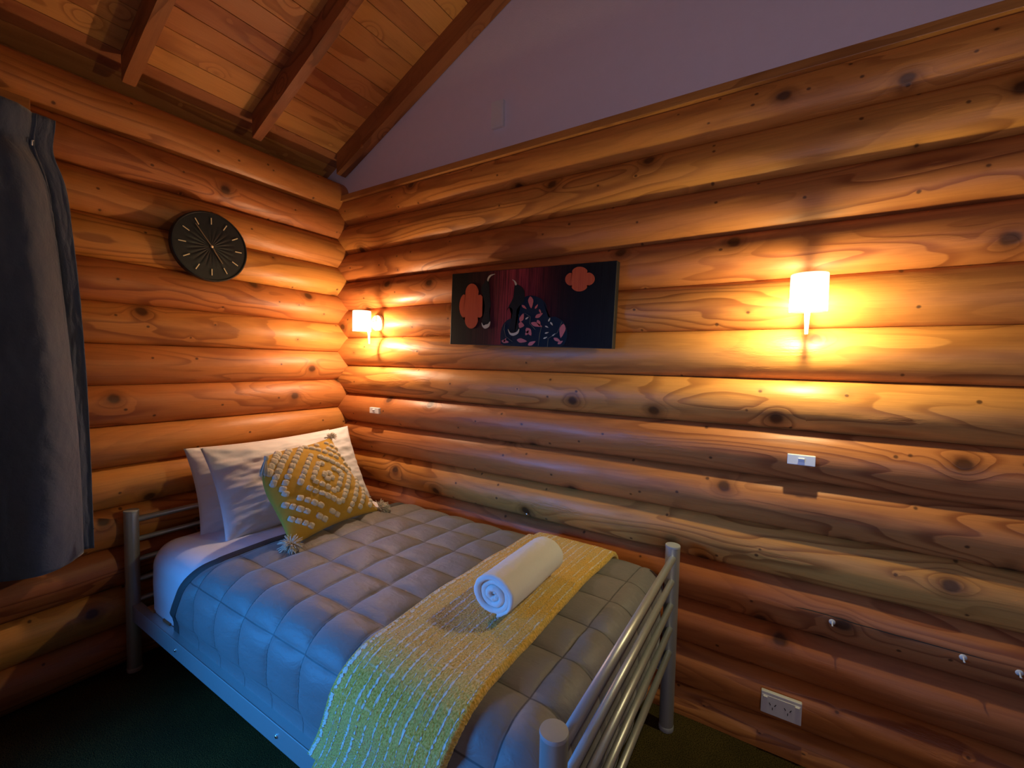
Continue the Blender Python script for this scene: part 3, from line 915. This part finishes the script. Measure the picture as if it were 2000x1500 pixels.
# ================================================================== wall sconces
def sconce(S, label):
    t = thing('wall_sconce', (S['x'], 0, S['z']), label, 'wall lamp', 'wall sconces on the long log wall')
    RX90 = Matrix.Rotation(R(90), 4, 'X')      # local z -> -y
    bm = bmesh.new(); lathe(bm, [(0.041, 0.030), (0.0425, 0.034), (0.0425, 0.052), (0.040, 0.056), (0.012, 0.058)], 40, RX90)
    mk('backplate', bm, M['white_plastic'], t, auto=40)
    bm = bmesh.new(); tube(bm, [(0, -0.055, 0), (0, -0.080, 0), (0, -0.100, 0.0)], [0.011, 0.009, 0.009], 16)
    mk('arm', bm, M['white_plastic'], t)
    bm = bmesh.new(); tube(bm, [(0, -0.104, -0.030), (0, -0.104, -0.050), (0, -0.103, -0.080), (0, -0.101, -0.112)], [0.0085, 0.0075, 0.0058, 0.0045], 16)
    mk('stem', bm, M['white_plastic'], t, auto=50)
    sc = Matrix.Translation((0, -0.150, 0))
    bm = bmesh.new()
    lathe(bm, [(0.0435, -0.0525), (0.0455, -0.0515), (0.0455, 0.050), (0.0445, 0.0525), (0.0430, 0.050), (0.0430, -0.0505)], 48, sc, cap0=False, cap1=False)
    sh_ = mk('lamp_shade', bm, M['shade'], t, auto=40)
    bm = bmesh.new(); lathe(bm, [(0.002, 0.02), (0.010, 0.017), (0.013, 0.006), (0.012, -0.006), (0.007, -0.016), (0.002, -0.02)], 20, Matrix.Translation((0, -0.150, -0.010)))
    mk('bulb', bm, M['bulb'], t)
    bm = bmesh.new(); lathe(bm, [(0.010, -0.012), (0.019, -0.006), (0.020, 0.014), (0.015, 0.018)], 24, sc)
    mk('uplight_blocker', bm, M['white_plastic'], t, auto=40)  # unseen cup added above the point light to dim the upper shade
    bm = bmesh.new(); tube(bm, [(0, -0.100, 0.004), (0, -0.150, 0.004)], 0.006, 12)
    mk('blocker_arm', bm, M['white_plastic'], t)  # carries the added light-blocking cup
    l = bpy.data.lights.new('sconce_light', 'POINT'); l.energy = S['e']; l.color = S['c']; l.shadow_soft_size = 0.012
    lo = bpy.data.objects.new('sconce_light', l); col.objects.link(lo); lo.parent = t; lo.location = (0, -0.150, -0.016)
    lo.location.z = -0.044
    return t
sconce(SC[0], 'lit wall sconce with white cylinder shade, right of the picture')
sconce(SC[1], 'lit wall sconce with white cylinder shade, in the corner above the pillows')

# ================================================================== wall clock
CK = Vector((0.045, -0.722, 1.722)); CR = 0.148
ck = thing('wall_clock', CK, 'round black wall clock with thin gold hour markers on logs', 'clock')
YR = Matrix.Rotation(R(90), 4, 'Y')            # local z -> +x
ckm = lambda: None
def cm(r, ang, d):   # clock angle (deg clockwise from 12) seen from the room, d = distance from wall
    a = R(ang)
    return Vector((d, r*math.sin(a), r*math.cos(a)))
bm = bmesh.new()
lathe(bm, [(0.10, -0.004), (CR-0.004, -0.002), (CR, 0.004), (CR, 0.026), (CR-0.003, 0.029), (CR-0.006, 0.029), (CR-0.008, 0.025), (0.02, 0.025)], 96, YR)
mk('case', bm, M['clock_black'], ck, auto=40)
bm = bmesh.new()
nr = 120
def dial(a, b):
    ang = 2*PI*a; r = 0.006 + (CR-0.014)*b
    amp = 0.0014*math.sin(PI*min(1, b*1.4))*(1 if b < 0.72 else max(0, 1-(b-0.72)/0.06))
    return cm(r, math.degrees(ang), 0.0255 + amp*abs(math.sin(ang*12)))
grid(bm, 288, 24, dial, closed_u=True)
mk('dial', bm, M['clock_black'], ck)
for h in range(12):
    bm = bmesh.new()
    c = cm(0.109, h*30, 0.0285)
    box(bm, c, (0.002, 0.0042, 0.028), 0.0005, Matrix.Rotation(R(-h*30), 4, 'X'))
    mk('hour_marker', bm, M['gold'], ck, sm=False)
for nm, ang, L, tail, wdt in (('minute_hand', 324, 0.104, 0.020, 0.004), ('hour_hand', 147, 0.078, 0.016, 0.0045)):
    bm = bmesh.new(); mid = (L - tail)/2
    box(bm, cm(mid, ang, 0.0325 if nm[0] == 'm' else 0.0305), (0.0012, wdt, L+tail), 0.0004, Matrix.Rotation(R(-ang), 4, 'X'))
    mk(nm, bm, M['goldhand'], ck, sm=False)
bm = bmesh.new(); lathe(bm, [(0.005, 0.029), (0.005, 0.034), (0.003, 0.0355)], 20, YR)
mk('hub', bm, M['gold'], ck, auto=40)

# ================================================================== picture
PW_, PH_, PT = 0.776, 0.320, 0.034
pic = thing('picture', (1.277, -0.070, 1.475), 'long dark stained board picture of two black birds and flowers', 'picture', rot=(0, R(1.6), 0))
bm = bmesh.new(); box(bm, (0, 0.0, 0), (PW_, PT, PH_), 0.0015)
mk('board', bm, M['canvas_edge'], pic, sm=False)
FY = -PT/2
bm = bmesh.new(); uvl = bm.loops.layers.uv.new('uv')
grid(bm, 4, 2, lambda a, b: Vector(((a-0.5)*(PW_-0.004), FY-0.0006, (b-0.5)*(PH_-0.004))), uvl, lambda a, b: (a, b))
mk('painted_face', bm, M['art'], pic, sm=False)
# picture pixel coordinates of the zoomed crop -> board plane.  crop corners: TL(165,285) BL(155,965) TR(1762,155) BR(1740,1000)
def bp2(px, py):
    # inverse bilinear by iteration
    a, b = 0.5, 0.5
    TLc, BLc, TRc, BRc = (165, 280), (155, 965), (1762, 150), (1742, 1000)
    for _ in range(30):
        x = (1-a)*((1-b)*TLc[0]+b*BLc[0]) + a*((1-b)*TRc[0]+b*BRc[0])
        y = (1-a)*((1-b)*TLc[1]+b*BLc[1]) + a*((1-b)*TRc[1]+b*BRc[1])
        a += (px-x)/1590; b += (py-y)/765
    # perspective: the left end is farther away
    da, db = 2.30, 1.98
    a = a*db/(da + (db-da)*a) if False else a/(a + (1-a)*db/da) if False else (a*da)/(a*da + (1-a)*db) if False else a
    w0, w1 = 1/1.98, 1/1.60      # inverse depths left / right
    a2 = a*w0/(a*w0 + (1-a)*w1)
    return ((1-(1-a2))*PW_ - PW_/2, (0.5-b)*PH_)
def shape(name, ptsl, mat, parent=pic, th_=0.0016, lift=0.0, smoothn=3):
    P = [bp2(*q) for q in ptsl]
    if smoothn:
        # Catmull-Rom closed
        out = []; n = len(P)
        for i in range(n):
            p0, p1, p2, p3 = P[(i-1) % n], P[i], P[(i+1) % n], P[(i+2) % n]
            for k in range(smoothn):
                t = k/smoothn
                out.append(tuple(0.5*(2*p1[c] + (p2[c]-p0[c])*t + (2*p0[c]-5*p1[c]+4*p2[c]-p3[c])*t*t + (3*p1[c]-p0[c]-3*p2[c]+p3[c])*t**3) for c in (0, 1)))
        P = out
    bm = bmesh.new()
    prism(bm, P, -th_, Matrix.Translation((0, FY-0.0008-lift, 0)))
    bmesh.ops.triangulate(bm, faces=[f for f in bm.faces if len(f.verts) > 4], ngon_method='EAR_CLIP')
    return mk(name, bm, mat, parent, sm=False)
def quatre(cx, cy, rx, ry):
    pts = []
    for k in range(48):
        a = 2*PI*k/48
        r = 0.70 + 0.30*abs(math.cos(2*a))**0.55
        pts.append((cx + rx*r*math.cos(a), cy + ry*r*math.sin(a)))
    return pts
shape('quatrefoil', quatre(452, 590, 168, 222), M['cedar'], smoothn=0)
shape('quatrefoil', quatre(1510, 323, 108, 120), M['cedar'], smoothn=0)
b1 = shape('bird', [(640, 330), (665, 380), (672, 450), (680, 520), (690, 575), (678, 640), (690, 730), (670, 790), (632, 812), (600, 780), (592, 730), (612, 660), (618, 590), (600, 500), (572, 440), (575, 400), (605, 360)], M['bird'])
shape('beak', [(640, 340), (650, 305), (680, 278), (735, 270), (690, 288), (662, 318), (652, 345)], M['cream'], b1)
shape('tail_tip', [(588, 752), (612, 780), (635, 772), (665, 765), (690, 740), (680, 790), (634, 812), (600, 792)], M['cream'], b1, lift=0.0012)
shape('cloud_shape', [(815, 940), (812, 860), (835, 775), (890, 720), (960, 700), (985, 640), (975, 570), (1020, 510), (1110, 480), (1200, 510), (1250, 575), (1268, 690), (1330, 690), (1395, 740), (1425, 830), (1420, 920), (1370, 985), (1100, 990), (850, 975)], M['navy'])
b2 = shape('bird', [(958, 370), (1020, 395), (1050, 450), (1045, 540), (1000, 590), (975, 640), (985, 720), (1005, 800), (985, 870), (945, 880), (905, 840), (912, 770), (930, 690), (935, 620), (900, 600), (872, 632), (905, 570), (940, 500), (950, 430)], M['bird'], lift=0.0014)
shape('beak', [(958, 380), (945, 345), (922, 322), (955, 338), (972, 372)], M['cream'], b2, lift=0.0016)
shape('tail_tip', [(893, 815), (915, 848), (945, 855), (985, 842), (1008, 812), (998, 858), (950, 882), (912, 865)], M['cream'], b2, lift=0.003)
random.seed(3)
def leaf(cx, cy, L, W, ang, mat=None):
    a = R(ang); pts = []
    for t, wd in ((0, 0), (0.3, 1), (0.6, 0.8), (1, 0), (0.6, -0.8), (0.3, -1)):
        x = (t-0.5)*L; y = wd*W/2
        pts.append((cx + x*math.cos(a) - y*math.sin(a), cy + x*math.sin(a) + y*math.cos(a)))
    return pts
LV = [(1112, 548, 120, 46, 85), (1050, 595, 60, 22, 40), (1165, 590, 50, 16, -60), (1190, 678, 80, 34, -35), (1200, 640, 50, 14, 70), (1030, 700, 90, 40, -70), (1025, 775, 60, 60, 10),
      (1170, 770, 110, 42, 20), (1190, 755, 70, 30, 70), (1100, 840, 90, 50, 60), (1085, 850, 60, 26, -60), (1388, 830, 140, 46, 98), (1350, 920, 70, 30, 35), (1375, 945, 50, 24, -40), (865, 940, 80, 34, 10),
      (862, 925, 50, 18, -60), (1035, 930, 100, 44, 8), (1130, 955, 80, 36, -30), (1280, 720, 40, 12, -70), (1300, 760, 40, 14, 60), (1260, 790, 34, 12, 30), (1262, 850, 36, 14, -20), (1250, 900, 40, 14, -30), (1320, 870, 40, 10, -45), (1080, 705, 40, 14, -40)]
for q in LV:
    shape('leaf', leaf(*q), M['coral'] if q[2] > 45 else M['cream'], smoothn=2, lift=0.0012)
for pts in ([(858, 760), (850, 820), (870, 890), (940, 940)], [(1000, 575), (985, 640), (1010, 700), (1060, 655), (1110, 690), (1108, 760), (1160, 820)], [(1215, 780), (1200, 870), (1190, 980)], [(1385, 740), (1350, 850), (1270, 910)], [(1275, 910), (1270, 990)]):
    bm = bmesh.new()
    P = [bp2(*q) for q in pts]
    tube(bm, [(x, FY-0.003, z) for x, z in P], 0.0008, 5)
    mk('vine', bm, M['vine'], pic)

# ================================================================== switches, socket, sensor box
def switch(x, z, label):
    t = thing('light_switch', (x, -0.041, z), label, 'switch', 'bedside switches')
    bm = bmesh.new(); box(bm, (0, -0.006, 0), (0.072, 0.020, 0.031), 0.0018); mk('plate', bm, M['white_plastic'], t, sm=False)
    bm = bmesh.new(); box(bm, (0, -0.0175, 0.0005), (0.017, 0.005, 0.012), 0.0012, Matrix.Rotation(R(12), 4, 'X')); mk('rocker', bm, M['white_plastic'], t, sm=False)
switch(2.256, 0.966, 'small white switch plate on the logs below the right sconce')
switch(0.331, 0.972, 'small white switch plate on the logs below the corner sconce')
so = thing('power_socket', (2.237, -0.041, 0.171), 'white double power socket low on the right log wall', 'socket')
bm = bmesh.new(); box(bm, (0, -0.006, 0), (0.110, 0.014, 0.071), 0.002); mk('plate', bm, M['white_plastic'], so, sm=False)
bm = bmesh.new(); box(bm, (0, -0.0135, -0.004), (0.104, 0.002, 0.058), 0.0008); mk('face', bm, M['white_plastic'], so, sm=False)
for sx in (-1, 1):
    bm = bmesh.new(); box(bm, (sx*0.043, -0.016, 0.017), (0.012, 0.006, 0.013), 0.001, Matrix.Rotation(R(10), 4, 'X')); mk('rocker', bm, M['white_plastic'], so, sm=False)
    for (dx, dz, a) in ((-0.0075, 0.005, 30), (0.0075, 0.005, -30), (0, -0.0085, 0)):
        bm = bmesh.new(); box(bm, (sx*0.0205-0.002+dx, -0.0148, -0.004+dz), (0.0022, 0.0014, 0.0080), 0.0002, Matrix.Rotation(R(-a), 4, 'Y')); mk('pin_slot', bm, M['black_hole'], so, sm=False)
sb = thing('cover_box', (1.078, 0.0, 2.340), 'small upright white plastic box on the plaster gable', 'box')
bm = bmesh.new(); box(bm, (0, -0.009, 0), (0.064, 0.018, 0.114), 0.002); mk('housing', bm, M['white_plastic'], sb, sm=False)
bm = bmesh.new(); box(bm, (0, -0.0185, 0), (0.054, 0.002, 0.104), 0.001); mk('front_cover', bm, M['white_plastic'], sb, sm=False)

def hook(x, z, label, y=-0.041):
    t = thing('adhesive_hook', (x, y, z), label, 'hook', 'clear hooks on the log wall')
    bm = bmesh.new(); lathe(bm, [(0.008, -0.002), (0.0085, 0.002), (0.006, 0.004), (0.002, 0.005)], 18, Matrix.Rotation(R(90), 4, 'X')); mk('pad', bm, M['clear'], t)
    bm = bmesh.new(); tube(bm, [(0, -0.003, 0.002), (0, -0.008, -0.004), (0, -0.010, -0.008), (0.0, -0.014, -0.006)], 0.002, 8); mk('prong', bm, M['clear'], t)
hook(2.355, 0.486, 'clear stick-on hook nearest to the bed foot')
hook(2.637, 0.486, 'clear stick-on hook in the middle of the three')
hook(2.739, 0.486, 'clear stick-on hook at the far right edge of view')
bm = bmesh.new(); lathe(bm, [(0.006, -0.006), (0.0065, 0.003), (0.004, 0.006), (0.001, 0.0065)], 16, Matrix.Rotation(R(90), 4, 'X'))
sc_ = mk('coach_screw', bm, M['bright_metal'], loc=(1.283, -0.030, 0.592)); tag(sc_, 'small metal screw head in the logs just above the throw', 'screw')

bm = bmesh.new()
tube(bm, [(2.262 + 0.55*i/30, -0.0425 - 0.0005*math.sin(i*0.2), 0.5005 + 0.0016*nz(i*0.35) + 0.008*max(0, 1-abs(i-4)/5.0)*0.6 - 0.006*i/30) for i in range(31)], [0.0004] + [0.0013]*29 + [0.0004], 6)
ck_ = mk('crack', bm, M['black_hole'], WR); ck_.matrix_parent_inverse = WR.matrix_world.inverted(); ck_['label'] = 'long dark drying crack along one log'
# ================================================================== curtain
cur = thing('curtain', (0.06, -1.9, 2.03), 'slate blue pleated curtain hanging on the left log wall', 'curtain')
bm = bmesh.new(); uvl = bm.loops.layers.uv.new('uv')
ZT, ZB = 2.025, 0.530
WY = 0.56
def cpt(a, b):
    """a across from the visible edge toward the left, b from bottom (0) to top (1)"""
    z = ZB + (ZT-ZB)*b
    yedge = -1.135 - 0.065*b**2.2 - 0.02*math.exp(-((b-0.93)/0.05)**2)
    y = yedge - a*WY
    ph = max(0.0, a*WY-0.045)/0.185*2*PI
    amp = 0.062*(1-0.5*b) + 0.004*nz(a*8, b*3)
    gather = math.exp(-((b-0.935)/0.030)**2)
    amp *= (1 - 0.55*gather)
    xx = 0.128 - amp*math.cos(ph + 0.7*nz(b*1.2, a*2)) + 0.012*nz(a*9, b*2.5, 2.0)
    xx += 0.007*math.sin(ph*2.7 + b*2.0)*(1 if a*WY > 0.05 else 0.3) + 0.004*nz(a*26, b*1.5, 7.0)
    # sharper, squashed folds
    y += 0.050*math.sin(ph*1.0 + 0.25)*(1-0.45*b) 
    xx -= 0.022*gather
    xx += 0.0025*nz(a*60, b*30)
    return Vector((max(xx, 0.046 + 0.004*math.sin(ph)), y, z + 0.008*nz(a*5)*(1-b) - 0.0*gather)) - Vector((0.06, -1.9, 2.03))
grid(bm, 260, 120, cpt, uvl, lambda a, b: (a*WY*2, b*1.5))
fb = mk('fabric', bm, M['curtain'], cur)
sm_ = fb.modifiers.new('s', 'SOLIDIFY'); sm_.thickness = 0.003
bm = bmesh.new()
grid(bm, 420, 2, lambda a, b: cpt(a, 0.048 + 0.002*b) + Vector((0.0035, 0, 0)))
hmc = mk('hem_seam', bm, M['curtain'], cur)
for a in (0.12, 0.28, 0.58, 0.86):
    p = cpt(a, 0.935)
    bm = bmesh.new(); tube(bm, [p + Vector((0.010, 0, -0.008)), p + Vector((0.012, 0, 0.006)), p + Vector((0.006, 0.004, 0.010))], 0.0022, 8)
    mk('curtain_hook', bm, M['white_plastic'], cur)
o = uvbox('curtain_track', (0.062, -2.0, 2.000), (0.016, 1.4, 0.018), M['white_plastic'], long_axis=1, bev=0.001)
tag(o, 'white curtain track hidden behind the curtain heading', 'curtain track')
o = uvbox('trim_4', (0.043, -1.245-0.70, 2.055), (0.016, 1.40, 0.062), M['trimwood'], 5.0, long_axis=1); o['kind'] = 'structure'
